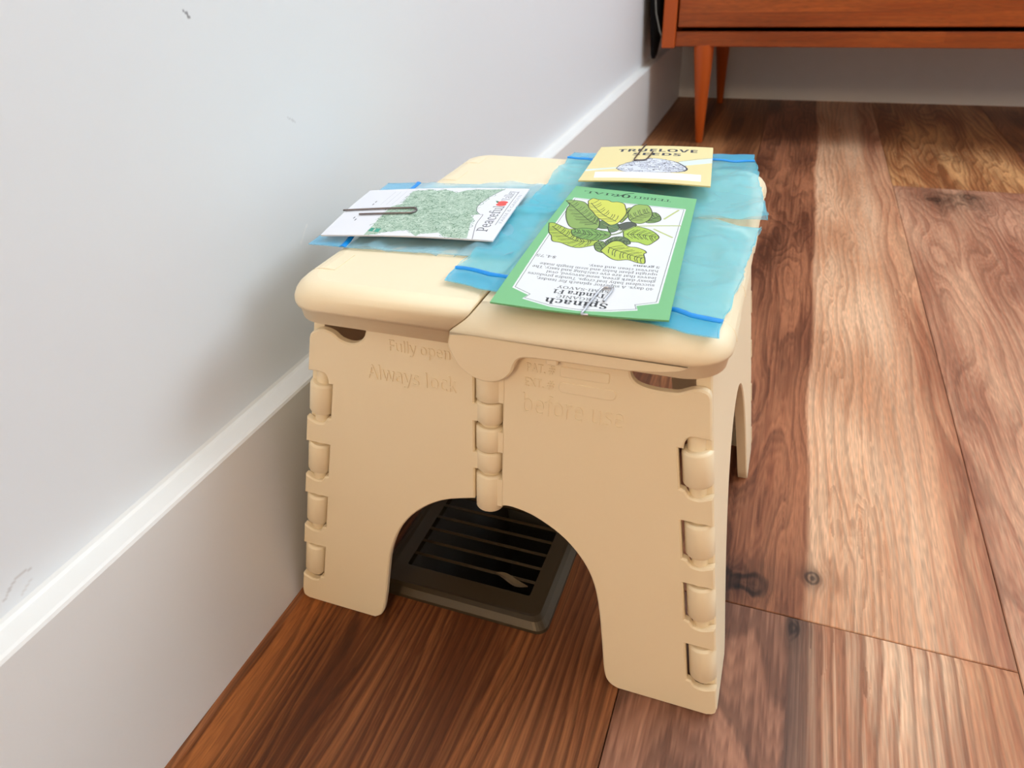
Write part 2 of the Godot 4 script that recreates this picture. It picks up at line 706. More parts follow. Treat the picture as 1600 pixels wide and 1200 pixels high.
func floor_boards() -> void:
	var out := [null, null, null, null, null, null]
	var W := 384
	# light and dark tones of each printed board
	var jobs := [
		# left row, near the wall: fine straight grain
		[W, 1536, 5.2, 11, [[0.30, 30.0, 5.0, c8(158, 94, 48), c8(84, 44, 20), 0.8, 0], [0.75, 34.0, 4.0, c8(164, 102, 58), c8(92, 50, 26), 0.8, 0], [2.0, 30.0, 4.0, c8(166, 106, 66), c8(100, 58, 34), 0.85, 0]], []],
		# left row, far
		[W, 768, 5.2, 23, [[2.0, 22.0, 5.0, c8(176, 118, 76), c8(104, 62, 38), 0.5, 0]], []],
		# middle row, near the camera
		[W, 1536, 5.2, 37, [[0.40, 8.0, 1.2, c8(176, 124, 98), c8(108, 72, 56), 0.7, 1, 2.6, -7.0, 0.22], [0.47, 20.0, 2.0, c8(132, 98, 80), c8(84, 60, 50), 0.5, 0], [0.85, 26.0, 2.2, c8(230, 188, 154), c8(158, 106, 78), 0.85, 0], [2.0, 16.0, 3.0, c8(202, 148, 110), c8(154, 98, 68), 0.5, 0]], [[0.435, 0.035, 0.02, 0.5, 0.8]]],
		# middle row, far side of the joint
		[W, 2048, 7.2, 41, [[0.46, 12.0, 6.5, c8(170, 110, 78), c8(100, 58, 40), 0.6, 0], [0.70, 24.0, 2.2, c8(228, 182, 146), c8(184, 130, 96), 0.6, 0], [0.86, 16.0, 2.0, c8(224, 180, 146), c8(190, 138, 104), 0.35, 0], [2.0, 18.0, 3.0, c8(208, 154, 118), c8(152, 96, 70), 0.6, 0]], [[0.285, 7.11, 0.080, 1.1, 1.0], [0.482, 7.03, 0.030, 0.8, 0.9], [0.22, 4.4, 0.10, 0.35, 0.2], [0.1, 2.9, 0.12, 0.4, 0.15]]],
		# right row, near
		[W, 2048, 7.2, 53, [[0.45, 16.0, 5.0, c8(206, 156, 124), c8(154, 102, 78), 0.5, 0], [2.0, 18.0, 6.0, c8(202, 150, 120), c8(146, 94, 72), 0.55, 0]], [[0.37, 0.24, 0.20, 0.9, 0.5], [0.24, 0.26, 0.06, 1.1, 0.85], [0.47, 0.16, 0.08, 1.1, 0.75]]],
		# right row, far
		[W, 768, 3.2, 67, [[2.0, 14.0, 6.0, c8(212, 156, 104), c8(138, 82, 48), 0.7, 0]], [[0.5, 2.3, 0.12, 0.8, 0.25]]],
	]
	var ids := []
	for k in jobs.size():
		var j: Array = jobs[k]
		ids.append(WorkerThreadPool.add_task(wood.bind(j[0], j[1], j[2], j[3], j[4], j[5], out, k)))
	for i in ids:
		WorkerThreadPool.wait_for_task_completion(i)
	var wm := []
	for k in jobs.size():
		var m := mat("floor_wood_%d" % k, Color.WHITE, 0.44, 0.32)
		m.albedo_texture = tex(out[k])
		var gray: Image = out[k].duplicate()
		gray.convert(Image.FORMAT_L8)
		m.heightmap_enabled = true
		m.heightmap_texture = tex(gray)
		m.heightmap_scale = 0.03
		wm.append(m)
	var fl := Node3D.new()
	fl.name = "floor"
	fl.set_meta("kind", "structure")
	add_child(fl)
	var sb := new_st()
	box(sb, Vector3(WX, -0.3, Z0), Vector3(HOLE_X0, -0.03, Z1))
	box(sb, Vector3(HOLE_X1, -0.3, Z0), Vector3(X1, -0.03, Z1))
	box(sb, Vector3(HOLE_X0, -0.3, Z0), Vector3(HOLE_X1, -0.03, HOLE_Z0))
	box(sb, Vector3(HOLE_X0, -0.3, HOLE_Z1), Vector3(HOLE_X1, -0.03, Z1))
	part("subfloor", sb, mats["subfloor"], fl)
	var pw := 0.579
	# row: [x0, x1, [z joints], [material of each board]]
	var rows := [
		[-0.04, 0.593, [Z0, -2.05, 0.96, Z1], [1, 0, 1]],
		[0.593, 1.172, [Z0, -0.8777, 2.13, Z1], [3, 2, 1]],
		[1.172, 1.751, [Z0, -3.3461, 0.82, Z1], [5, 4, 2]],
	]
	var x := 1.751
	var k := 0
	while x < X1:
		var j := -4.0 + fmod(k * 1.37, 3.0)
		rows.append([x, minf(x + pw, X1), [Z0, j, j + 4.1, Z1], [(k * 2 + 1) % 6, (k + 3) % 6, (k + 4) % 6]])
		x += pw
		k += 1
	for r in rows:
		for i in 3:
			var st := new_st()
			board(st, r[0], r[1], r[2][i], r[2][i + 1], out[r[3][i]], pw)
			part("plank", st, wm[r[3][i]], fl)

func board(st: SurfaceTool, x0: float, x1: float, z0: float, z1: float, im: Image, pw: float) -> void:
	var g := 0.0007
	x0 += g
	x1 -= g
	z0 += g
	z1 -= g
	var c := 0.0014
	var along: float = [5.2, 5.2, 5.2, 7.2, 7.2, 3.2][0]
	along = float(im.get_height()) / im.get_width() * 1.3
	var rings := []
	for e in [[-0.03, 0.0], [-c, 0.0], [0.0, c]]:
		rings.append(PackedVector3Array([Vector3(x0 + e[1], e[0], z1 - e[1]), Vector3(x1 - e[1], e[0], z1 - e[1]), Vector3(x1 - e[1], e[0], z0 + e[1]), Vector3(x0 + e[1], e[0], z0 + e[1])]))
	st.set_smooth_group(-1)
	var xa := x1 - pw
	var len_u := z1 - z0
	var put := func(v: Vector3) -> void:
		st.set_uv(Vector2((v.x - xa) / pw, (v.z - z0) / maxf(len_u, pw * along)))
		st.add_vertex(v * S)
	for i in 2:
		for j in 4:
			var n := (j + 1) % 4
			for v in [rings[i][j], rings[i + 1][n], rings[i][n], rings[i][j], rings[i + 1][j], rings[i + 1][n]]:
				put.call(v)
	var t: PackedVector3Array = rings[2]
	if x0 < HOLE_X0 and x1 > HOLE_X1 and z0 < HOLE_Z0 and z1 > HOLE_Z1:
		# a board with the register's opening sawn out of it
		var k := [Vector3(HOLE_X0, 0, HOLE_Z1), Vector3(HOLE_X1, 0, HOLE_Z1), Vector3(HOLE_X1, 0, HOLE_Z0), Vector3(HOLE_X0, 0, HOLE_Z0)]
		var dn := Vector3(0, -0.03, 0)
		for i in 4:
			var n := (i + 1) % 4
			for v in [t[i], k[n], t[n], t[i], k[i], k[n]]:
				put.call(v)
			for v in [k[i], k[n] + dn, k[n], k[i], k[i] + dn, k[n] + dn]:
				put.call(v)
		return
	for v in [t[0], t[2], t[1], t[0], t[3], t[2]]:
		put.call(v)

# ---------------------------------------------------------------- floor register
func rounded_rect(x0: float, x1: float, y0: float, y1: float, r: float, n := 6) -> PackedVector2Array:
	var p := PackedVector2Array()
	for c in [[x1 - r, y0 + r, -PI / 2], [x1 - r, y1 - r, 0.0], [x0 + r, y1 - r, PI / 2], [x0 + r, y0 + r, PI]]:
		for k in n + 1:
			var a: float = c[2] + PI / 2 * k / n
			p.append(Vector2(c[0] + r * cos(a), c[1] + r * sin(a)))
	return p

func floor_vent() -> void:
	var o := thing("floor_vent", Vector3(0.288, 0.0, -1.02), "dark bronze metal floor register with louvres under the step stool", "vent")
	var hw := 0.168
	var hl := 0.312
	var ix := 0.120
	var iz0 := -0.245
	var iz1 := 0.252
	# frame: raised rim, sloping outside
	var st := new_st()
	var rings := []
	for e in [[0.0, 0.0, 0.020], [0.006, 0.001, 0.020], [0.016, 0.010, 0.018], [0.019, 0.018, 0.016], [0.0175, 0.024, 0.014]]:
		var pr := rounded_rect(-hw + e[1], hw - e[1], -hl + e[1], hl - e[1], e[2])
		var ring := PackedVector3Array()
		for q in pr:
			ring.append(Vector3(q.x, e[0], -q.y))
		rings.append(ring)
	var inn := PackedVector3Array()
	var low := PackedVector3Array()
	for q in rounded_rect(-ix, ix, -iz1, -iz0, 0.004):
		inn.append(Vector3(q.x, 0.0165, -q.y))
		low.append(Vector3(q.x, 0.0015, -q.y))
	rings.append(inn)
	rings.append(low)
	loft(st, rings, false, false, false)
	part("frame", st, mats["bronze_metal"], o)
	# the metal boot of the duct, sunk through the floor
	var d := new_st()
	var dp := -1.3
	var c := [Vector3(-ix, 0, iz1), Vector3(ix, 0, iz1), Vector3(ix, 0, iz0), Vector3(-ix, 0, iz0)]
	for i in 4:
		var p: Vector3 = c[i]
		var q2: Vector3 = c[(i + 1) % 4]
		var o2 := Vector3(0, dp, 0)
		var up := Vector3(0, 0.0014, 0)
		quad(d, p + up, q2 + up, q2 + o2, p + o2)
	quad(d, c[0] + Vector3(0, dp, 0), c[1] + Vector3(0, dp, 0), c[2] + Vector3(0, dp, 0), c[3] + Vector3(0, dp, 0))
	part("duct", d, mats["duct_metal"], o)
	var n := 14
	for i in n:
		var z := iz1 - 0.0335 - i * 0.0337
		var s2 := new_st()
		var a := Vector3(0, 0.0025, z - 0.005)
		var b := Vector3(0, 0.0150, z + 0.005)
		var th := Vector3(0, 0.0020, -0.0050)
		var l := Vector3(-ix, 0, 0)
		var r := Vector3(ix, 0, 0)
		loft(s2, [PackedVector3Array([a + l, b + l, b + th + l, a + th + l]), PackedVector3Array([a + r, b + r, b + th + r, a + th + r])])
		part("louvre", s2, mats["bronze_metal"], o)
	var lf := thing("leaf_scrap", Vector3(0.365, 0.0, -0.797), "small pale dry leaf scrap caught on the floor vent louvres", "leaf")
	var s4 := new_st()
	sheet(s4, func(s: float, t: float) -> Vector3:
		var w := 0.008 * sin(PI * clampf(s * 0.94 + 0.03, 0, 1))
		return Vector3(-0.032 + s * 0.066, 0.0178 + 0.002 * absf(t - 0.5) * 2.0 + 0.003 * sin(s * 7.0), (t - 0.5) * 2.0 * w + s * 0.014), 12, 6, 0.001)
	part("blade", s4, mats["dry_leaf"], lf)

# ---------------------------------------------------------------- cabinet
func cabinet() -> void:
	var im_out := [null]
	wood(256, 1024, 4.0, 91, [[2.0, 14.0, 3.0, c8(168, 84, 32), c8(132, 58, 18), 0.3, 0]], [], im_out, 0)
	var wv := mat("teak_veneer", Color.WHITE, 0.38, 0.45)
	wv.albedo_texture = tex(im_out[0])
	wv.uv1_triplanar = true
	wv.uv1_scale = Vector3(1.1, 4.4, 1.1)
	# grain runs along the length of the drawers
	var im2: Image = im_out[0].duplicate()
	im2.rotate_90(CLOCKWISE)
	wv.albedo_texture = tex(im2)
	var edge := mat("teak_edge", c8(182, 82, 24), 0.38, 0.45)
	var o := thing("cabinet", Vector3(1.30, 0.0, -4.43), "low teak wood cabinet with drawers on round tapered legs", "cabinet")
	var x0 := -1.242
	var x1 := 1.25
	var zf := 0.585
	var zb := -0.59
	var hb := 0.459
	var ht := 1.95
	for s in [[x0, x0 + 0.064], [x1 - 0.064, x1]]:
		var st := new_st()
		box(st, Vector3(s[0], hb, zb), Vector3(s[1], ht, zf), 0.004)
		part("side_panel", st, edge, o)
	var tp := new_st()
	box(tp, Vector3(x0 - 0.02, ht, zb), Vector3(x1 + 0.02, ht + 0.06, zf + 0.02), 0.005)
	part("top_panel", tp, wv, o)
	var bt := new_st()
	box(bt, Vector3(x0 + 0.064, hb + 0.012, zb), Vector3(x1 - 0.064, hb + 0.06, zf - 0.05))
	part("bottom_panel", bt, wv, o)
	var bk := new_st()
	box(bk, Vector3(x0 + 0.064, hb + 0.06, zb), Vector3(x1 - 0.064, ht, zb + 0.02))
	part("back_panel", bk, wv, o)
	var rl := new_st()
	box(rl, Vector3(x0 + 0.064, hb + 0.006, zf - 0.05), Vector3(x1 - 0.064, hb + 0.072, zf - 0.018), 0.003)
	part("rail", rl, wv, o)
	var ys := [hb + 0.092, hb + 0.57, hb + 1.04, ht - 0.012]
	for i in 3:
		for j in 1:
			var xa := x0 + 0.072
			var dr := new_st()
			box(dr, Vector3(xa, ys[i], zf - 0.08), Vector3(x1 - 0.072, ys[i + 1] - 0.014, zf - 0.012), 0.004)
			var dn := part("drawer", dr, wv, o)
			var kn := new_st()
			lathe(kn, [[0.0, 0.02], [0.5, 0.018], [0.6, 0.04], [0.9, 0.042], [1.0, 0.03]], Vector3(xa + 1.17, (ys[i] + ys[i + 1]) / 2 + 0.04, zf - 0.013), Vector3(xa + 1.17, (ys[i] + ys[i + 1]) / 2 + 0.04, zf + 0.06), 16)
			part("knob", kn, edge, dn)
	for l in [[-1.04, 0.53, -1.018, 0.53], [-1.04, -0.40, -1.018, -0.45], [1.0, 0.53, 0.98, 0.53], [1.0, -0.40, 0.98, -0.45]]:
		var lg := new_st()
		lathe(lg, [[0.0, 0.016], [0.01, 0.0185], [0.97, 0.049], [1.0, 0.049]], Vector3(l[2], 0.0, l[3]), Vector3(l[0], hb + 0.012, l[1]), 20)
		part("leg", lg, edge, o)

func hanging_bag() -> void:
	var o := thing("hanging_bag", Vector3(0.008, 0.40, -3.93), "narrow black cloth bag hanging between white wall and cabinet side", "bag")
	var st := new_st()
	var rings := []
	for e in [[0.0, 0.008, 0.02], [0.02, 0.016, 0.05], [0.12, 0.028, 0.10], [0.3, 0.036, 0.14], [0.6, 0.038, 0.15], [0.9, 0.034, 0.13], [1.0, 0.02, 0.08]]:
		var ring := PackedVector3Array()
		for k in 16:
			var a := TAU * k / 16
			ring.append(Vector3(cos(a) * e[1] + 0.006 * sin(e[0] * 9.0), e[0], -sin(a) * e[2] * 0.7))
		rings.append(ring)
	loft(st, rings, true)
	part("pouch", st, mats["black_cloth"], o)
	var s := new_st()
	tube(s, [Vector3(0.0, 0.98, 0.0), Vector3(-0.01, 1.2, 0.0), Vector3(-0.045, 1.32, 0.0)], 0.008)
	part("strap", s, mats["black_cloth"], o)
	var c := thing("grey_cord", Vector3(0.03, 0.0, -3.80), "thin grey cord hanging down beside the cabinet's left side", "cord")
	var s2 := new_st()
	tube(s2, [Vector3(-0.068, 1.3, 0.0), Vector3(-0.03, 1.2, 0.0), Vector3(-0.016, 0.9, 0.0), Vector3(-0.012, 0.72, 0.0), Vector3(0.0, 0.62, 0.0), Vector3(0.020, 0.54, -0.02), Vector3(0.0235, 0.50, -0.08)], 0.0035)
	part("cable", s2, mats["grey_cord"], c)

# ---------------------------------------------------------------- step stool
func edge_x(h: float) -> float:
	return 0.3654 - 0.164 * h

func f_front(x: float, h: float, w: float) -> Vector3:
	return Vector3(x + KX * h, h, 0.3405 - 0.0796 * h + KZ * h + w)

func f_back(x: float, h: float, w: float) -> Vector3:
	return Vector3(x + KX * h, h, -0.3405 + 0.0796 * h + KZ * h - w)

func f_right(u: float, h: float, w: float) -> Vector3:
	return Vector3(edge_x(h) + KX * h + w, h, -u + KZ * h)

func f_left(u: float, h: float, w: float) -> Vector3:
	return Vector3(-edge_x(h) + KX * h - w, h, u + KZ * h)

const HINGES := [[0.398, 0.449, 0.022], [0.288, 0.341, 0.005], [0.181, 0.238, 0.005], [0.066, 0.128, 0.005]]

func half_outline(side: int) -> PackedVector2Array:
	var p := PackedVector2Array()
	if side > 0:
		p.append_array(curve(v2([[0.215, 0.0], [0.2, 0.008], [0.191, 0.03], [0.182, 0.093], [0.171, 0.163], [0.158, 0.209], [0.137, 0.245], [0.107, 0.275], [0.068, 0.297], [0.034, 0.305], [0.017, 0.303]]), 4))
		p.append(Vector2(0.017, 0.558))
		p.append(Vector2(0.178, 0.562))
		p.append_array(curve(v2([[0.178, 0.555], [0.181, 0.541], [0.189, 0.532], [0.203, 0.528], [0.22, 0.527], [0.238, 0.528], [0.247, 0.532], [0.256, 0.536], [0.266, 0.537], [0.274, 0.534], [0.278, 0.527]]), 3))
	else:
		p.append_array(curve(v2([[0.215, 0.0], [0.2, 0.014], [0.191, 0.049], [0.182, 0.107], [0.172, 0.162], [0.152, 0.214], [0.122, 0.255], [0.078, 0.288], [0.0245, 0.306]]), 4))
		p.append(Vector2(0.0245, 0.558))
		p.append(Vector2(0.182, 0.562))
		p.append_array(curve(v2([[0.183, 0.555], [0.186, 0.541], [0.195, 0.53], [0.209, 0.525], [0.226, 0.528], [0.237, 0.536], [0.252, 0.54], [0.266, 0.537], [0.275, 0.53], [0.278, 0.522]]), 3))
	for hg in HINGES:
		var hi: float = hg[1] + 0.004
		var lo: float = hg[0] - 0.008
		if hg[2] > 0.01:
			p.append(Vector2(edge_x(hi + 0.018) - 0.001, hi + 0.018))
			p.append_array(curve(v2([[edge_x(hi) - 0.008, hi + 0.018], [edge_x(hi) - 0.030, hi + 0.018], [edge_x(hi) - 0.036, hi + 0.008], [edge_x(hi) - 0.036, hi]]), 3))
		else:
			p.append(Vector2(edge_x(hi), hi))
		p.append(Vector2(edge_x(hi) - 0.043, hi))
		p.append(Vector2(edge_x(lo) - 0.043, lo + 0.004))
		p.append_array(curve(v2([[edge_x(lo) - 0.036, lo + 0.002], [edge_x(lo) - 0.030, lo - 0.006], [edge_x(lo) - 0.018, lo - 0.008], [edge_x(lo) - 0.008, lo - 0.004]]), 3))
		p.append(Vector2(edge_x(lo) - 0.0004, lo))
	p.append_array(curve(v2([[edge_x(0.02), 0.02], [0.361, 0.006], [0.350, 0.0]]), 4))
	if side < 0:
		for i in p.size():
			p[i].x = -p[i].x
	return p

func knuckle(x: float, z: float, h0: float, h1: float, r: float, lean_x: float, lean_z: float, parent: Node3D, called := "hinge_knuckle", round_end := 0.004) -> void:
	var st := new_st()
	var a := Vector3(x - lean_x * 0.0, h0, z)
	var L := h1 - h0
	var b := Vector3(x + lean_x * L, h1, z + lean_z * L)
	var e := round_end / L
	lathe(st, [[0.0, r * 0.80], [e * 0.4, r * 0.93], [e, r], [1.0 - e, r], [1.0 - e * 0.4, r * 0.95], [1.0, r * 0.82]], a, b, 24)
	part(called, st, mats["cream_plastic"], parent)

func stool() -> void:
	var pm: Material = mats["cream_plastic"]
	var o := thing("step_stool", STOOL, "cream plastic folding step stool standing by the white baseboard", "step stool")
	var th := 0.020
	var bv := 0.0022
	var fronts := []
	for side in [-1, 1]:
		var st := new_st()
		plate(st, half_outline(side), f_front, -0.010, 0.0, bv)
		fronts.append(part("front_panel", st, pm, o))
		var sb := new_st()
		plate(sb, half_outline(side), f_back, -0.010, 0.0, bv, true)
		part("back_panel", sb, pm, o)
	# side panels with their arches
	var sides := []
	for side in [-1, 1]:
		var p := PackedVector2Array()
		var D := func(h: float) -> float: return 0.3405 - 0.0796 * h - 0.0115
		p.append(Vector2(-D.call(0.0), 0.0))
		p.append_array(curve(v2([[-0.225, 0.0], [-0.212, 0.03], [-0.198, 0.10], [-0.172, 0.19], [-0.13, 0.27], [-0.07, 0.325], [0.0, 0.343], [0.07, 0.325], [0.13, 0.27], [0.172, 0.19], [0.198, 0.10], [0.212, 0.03], [0.225, 0.0]]), 4))
		p.append(Vector2(D.call(0.0), 0.0))
		p.append(Vector2(D.call(0.560), 0.560))
		p.append(Vector2(-D.call(0.560), 0.560))
		var st := new_st()
		plate(st, p, f_right if side > 0 else f_left, -th, -0.001, bv)
		sides.append(part("side_panel", st, pm, o))
	# corner hinges
	for si in 2:
		var sg := -1.0 if si == 0 else 1.0
		for fb in [1.0, -1.0]:
			for hg in HINGES:
				var h0: float = hg[0]
				var x := sg * (edge_x(h0) - 0.0205) + KX * h0
				var z: float = fb * (0.3405 - 0.0796 * h0 - 0.0145) + KZ * h0
				knuckle(x, z, h0, hg[1], 0.0198, -sg * 0.164 + KX, -fb * 0.0796 + KZ, sides[si])
			var hl: float = HINGES[3][0] - 0.012
			knuckle(sg * (edge_x(hl) - 0.021) + KX * hl, fb * (0.3405 - 0.0796 * hl - 0.017) + KZ * hl, hl, HINGES[0][1] + 0.02, 0.0125, -sg * 0.164 + KX, -fb * 0.0796 + KZ, sides[si], "hinge_pin")
	# centre hinge of the front and back
	for fb in [1.0, -1.0]:
		for k in [[0.470, 0.512, 1], [0.436, 0.4685, 0], [0.392, 0.430, 1], [0.358, 0.3905, 0], [0.291, 0.352, 1]]:
			var h0: float = k[0]
			var zz: float = fb * (0.3405 - 0.0796 * h0 - 0.0125) + KZ * h0
			var par: Node3D = fronts[k[2]]
			knuckle(-0.0045 + KX * h0, zz, h0, k[1], 0.0203 if k[2] == 1 else 0.0196, KX, -fb * 0.0796 + KZ, par, "hinge_knuckle", 0.003)
			# web that joins the knuckle to its own half
			var w := new_st()
			var xa := 0.0 if k[2] == 1 else -0.029
			var xb := 0.0185 if k[2] == 1 else -0.006
			var hw := maxf(h0 + 0.003, 0.3035)
			var pr := PackedVector2Array([Vector2(xa, hw), Vector2(xb, hw), Vector2(xb, k[1] - 0.003), Vector2(xa, k[1] - 0.003)])
			plate(w, pr, f_front if fb > 0 else f_back, -0.012, 0.0002, 0.0, fb < 0)
			part("hinge_web", w, pm, par)
		knuckle(-0.0045 + KX * 0.3, fb * (0.3405 - 0.0796 * 0.3 - 0.015) + KZ * 0.3, 0.30, 0.50, 0.0145, KX, -fb * 0.0796 + KZ, fronts[1], "hinge_pin")
	seat(o)
	emboss(fronts)

const SEAT := Vector3(0.0151, 0.0, -0.0108)

func seat(o: Node3D) -> void:
	var pm: Material = mats["cream_plastic"]
	var prof := [[0.030, 0.5590], [0.010, 0.5590], [0.006, 0.5620], [0.0045, 0.5800], [0.0008, 0.5815], [0.0, 0.586], [0.0008, 0.592], [0.0035, 0.5985], [0.008, 0.6045], [0.0145, 0.6098], [0.022, 0.6130], [0.031, 0.6142]]
	var xs := -0.0145
	for side in [-1, 1]:
		var st := new_st()
		var rings := []
		for e in prof:
			var i: float = e[0]
			var h: float = e[1]
			var sh := -0.034 * smoothstep(0.612, 0.574, h)
			var gap := 0.0012 + (0.004 * smoothstep(0.606, 0.6142, h))
			var x_in: float = xs + sh + gap * side
			var x_out: float = (0.294 - i) * side
			var zf := 0.3225 - i
			var zb := -0.351 + i
			var r := maxf(0.050 - i * 0.6, 0.02)
			var pts := []
			var n := 8
			pts.append(Vector2(x_in, zf))
			for k in n + 1:
				var a := PI / 2 * k / n
				pts.append(Vector2(x_out - side * r + side * r * sin(a), zf - r + r * cos(a)))
			for k in n + 1:
				var a := PI / 2 * k / n
				pts.append(Vector2(x_out - side * r + side * r * cos(a), zb + r - r * sin(a)))
			pts.append(Vector2(x_in, zb))
			if side < 0:
				pts.reverse()
			var ring := PackedVector3Array()
			for q in pts:
				ring.append(Vector3(q.x, h, q.y) + SEAT)
			rings.append(ring)
		loft(st, rings, true)
		var half := part("seat_panel", st, pm, o)
		# hinge leaves let into the outer edge
		for zc in [[0.205, 0.26], [0.06, 0.14], [-0.09, -0.01], [-0.21, -0.15], [-0.30, -0.262]]:
			var lf := new_st()
			var z0: float = zc[0]
			var z1: float = zc[1]
			var lr := []
			for e in [[0.052, 0.600], [0.052, 0.6150], [0.036, 0.6158], [0.027, 0.6148], [0.018, 0.6121], [0.010, 0.6070], [0.0035, 0.600], [0.0, 0.592], [-0.0012, 0.586], [0.004, 0.5835], [0.02, 0.5835]]:
				lr.append(Vector2(e[0], e[1]))
			var pp := PackedVector2Array(lr)
			var fm := func(u: float, v: float, w: float) -> Vector3: return Vector3((0.294 - u) * side, v, w) + SEAT
			plate(lf, pp, fm, z0, z1, 0.002, side > 0)
			part("hinge_leaf", lf, pm, half)
			# moulded stop bar on the top, beside the leaf
			var sl := new_st()
			box(sl, Vector3(0.2565 * side - 0.002, 0.6138, z0 + 0.006) + SEAT, Vector3(0.2565 * side + 0.002, 0.6152, z1 - 0.006) + SEAT)
			part("rib", sl, pm, half)
		if side > 0:
			# locking lobe over the centre hinge, front and back
			for fb in [1.0, -1.0]:
				var lo := new_st()
				var pl := curve(v2([[-0.0465, 0.5765], [-0.050, 0.562], [-0.047, 0.548], [-0.036, 0.528], [-0.015, 0.5145], [0.004, 0.5125], [0.021, 0.518], [0.034, 0.531], [0.039, 0.544], [0.045, 0.553], [0.057, 0.5575], [0.10, 0.5590], [0.18, 0.5605], [0.235, 0.568], [0.252, 0.578]]), 5)
				pl.append_array(PackedVector2Array([Vector2(0.250, 0.580), Vector2(-0.02, 0.580)]))
				var zf := 0.3225 - 0.0042 if fb > 0 else 0.351 - 0.0042
				var fm := func(u: float, v: float, w: float) -> Vector3: return Vector3(u, v, fb * (zf + w)) + SEAT
				plate(lo, pl, fm, -0.045, 0.0, 0.0025, fb < 0)
				part("hinge_lobe", lo, pm, half)
			# small stop under the front lip
			var sp := new_st()
			box(sp, Vector3(0.078, 0.5485, 0.285) + SEAT, Vector3(0.094, 0.560, 0.3125) + SEAT, 0.002)
			part("stop", sp, pm, half)
			# fine moulded grip lines beside the seam
			var gr := new_st()
			for k in 44:
				var x := 0.0 + k * 0.0058
				box(gr, Vector3(x, 0.6140, 0.250) + SEAT, Vector3(x + 0.0022, 0.6158, 0.2815) + SEAT)
			var g := part("grip_lines", gr, pm, half)
			g.set_meta("kind", "stuff")

func text_part(s: String, f: Font, x: float, h: float, width: float, height: float, parent: Node3D) -> void:
	var t := TextMesh.new()
	t.text = s
	t.font = f
	t.font_size = 48
	t.depth = 2.0
	t.pixel_size = 1.0
	t.curve_step = 4.0
	t.horizontal_alignment = HORIZONTAL_ALIGNMENT_LEFT
	var bb := t.get_aabb()
	var o := MeshInstance3D.new()
	o.name = "embossed_lettering"
	o.mesh = t
	o.material_override = mats["cream_plastic"]
	parent.add_child(o, true)
	var sx := width / bb.size.x * S
	var sy := height / bb.size.y * S
	var slope := -0.0796 + KZ
	var ey := Vector3(KX, 1.0, slope)
	var p := f_front(x, h, -0.0004)
	o.transform = Transform3D(Basis(Vector3(sx, 0, 0), ey * sy, Vector3(0, 0, 0.0016 * S)), p * S - Vector3(bb.position.x * sx, 0, 0) - ey * bb.position.y * sy)

func emboss(fronts: Array) -> void:
	var f := font("Droid Sans")
	text_part("before use", f, 0.045, 0.466, 0.133, 0.030, fronts[1])
	text_part("PAT. #", f, 0.049, 0.527, 0.037, 0.012, fronts[1])
	text_part("EXT. #", f, 0.047, 0.506, 0.039, 0.012, fronts[1])
	text_part("Always lock", f, -0.186, 0.470, 0.136, 0.030, fronts[0])
	text_part("Fully open", f, -0.148, 0.520, 0.090, 0.022, fronts[0])
	for r in [[0.093, 0.156, 0.5265, 0.541, 0.003], [0.092, 0.166, 0.5045, 0.5195, 0.0074]]:
		var st := new_st()
		plate(st, rounded_rect(r[0], r[1], r[2], r[3], r[4]), f_front, -0.001, 0.0014, 0.0009)
		part("number_pad", st, mats["cream_plastic"], fronts[1])

# ---------------------------------------------------------------- plastic bags
func film(n: String, c: Color, rough := 0.3) -> StandardMaterial3D:
	var m := mat(n, c, rough, 0.5)
	m.transparency = BaseMaterial3D.TRANSPARENCY_ALPHA
	return m

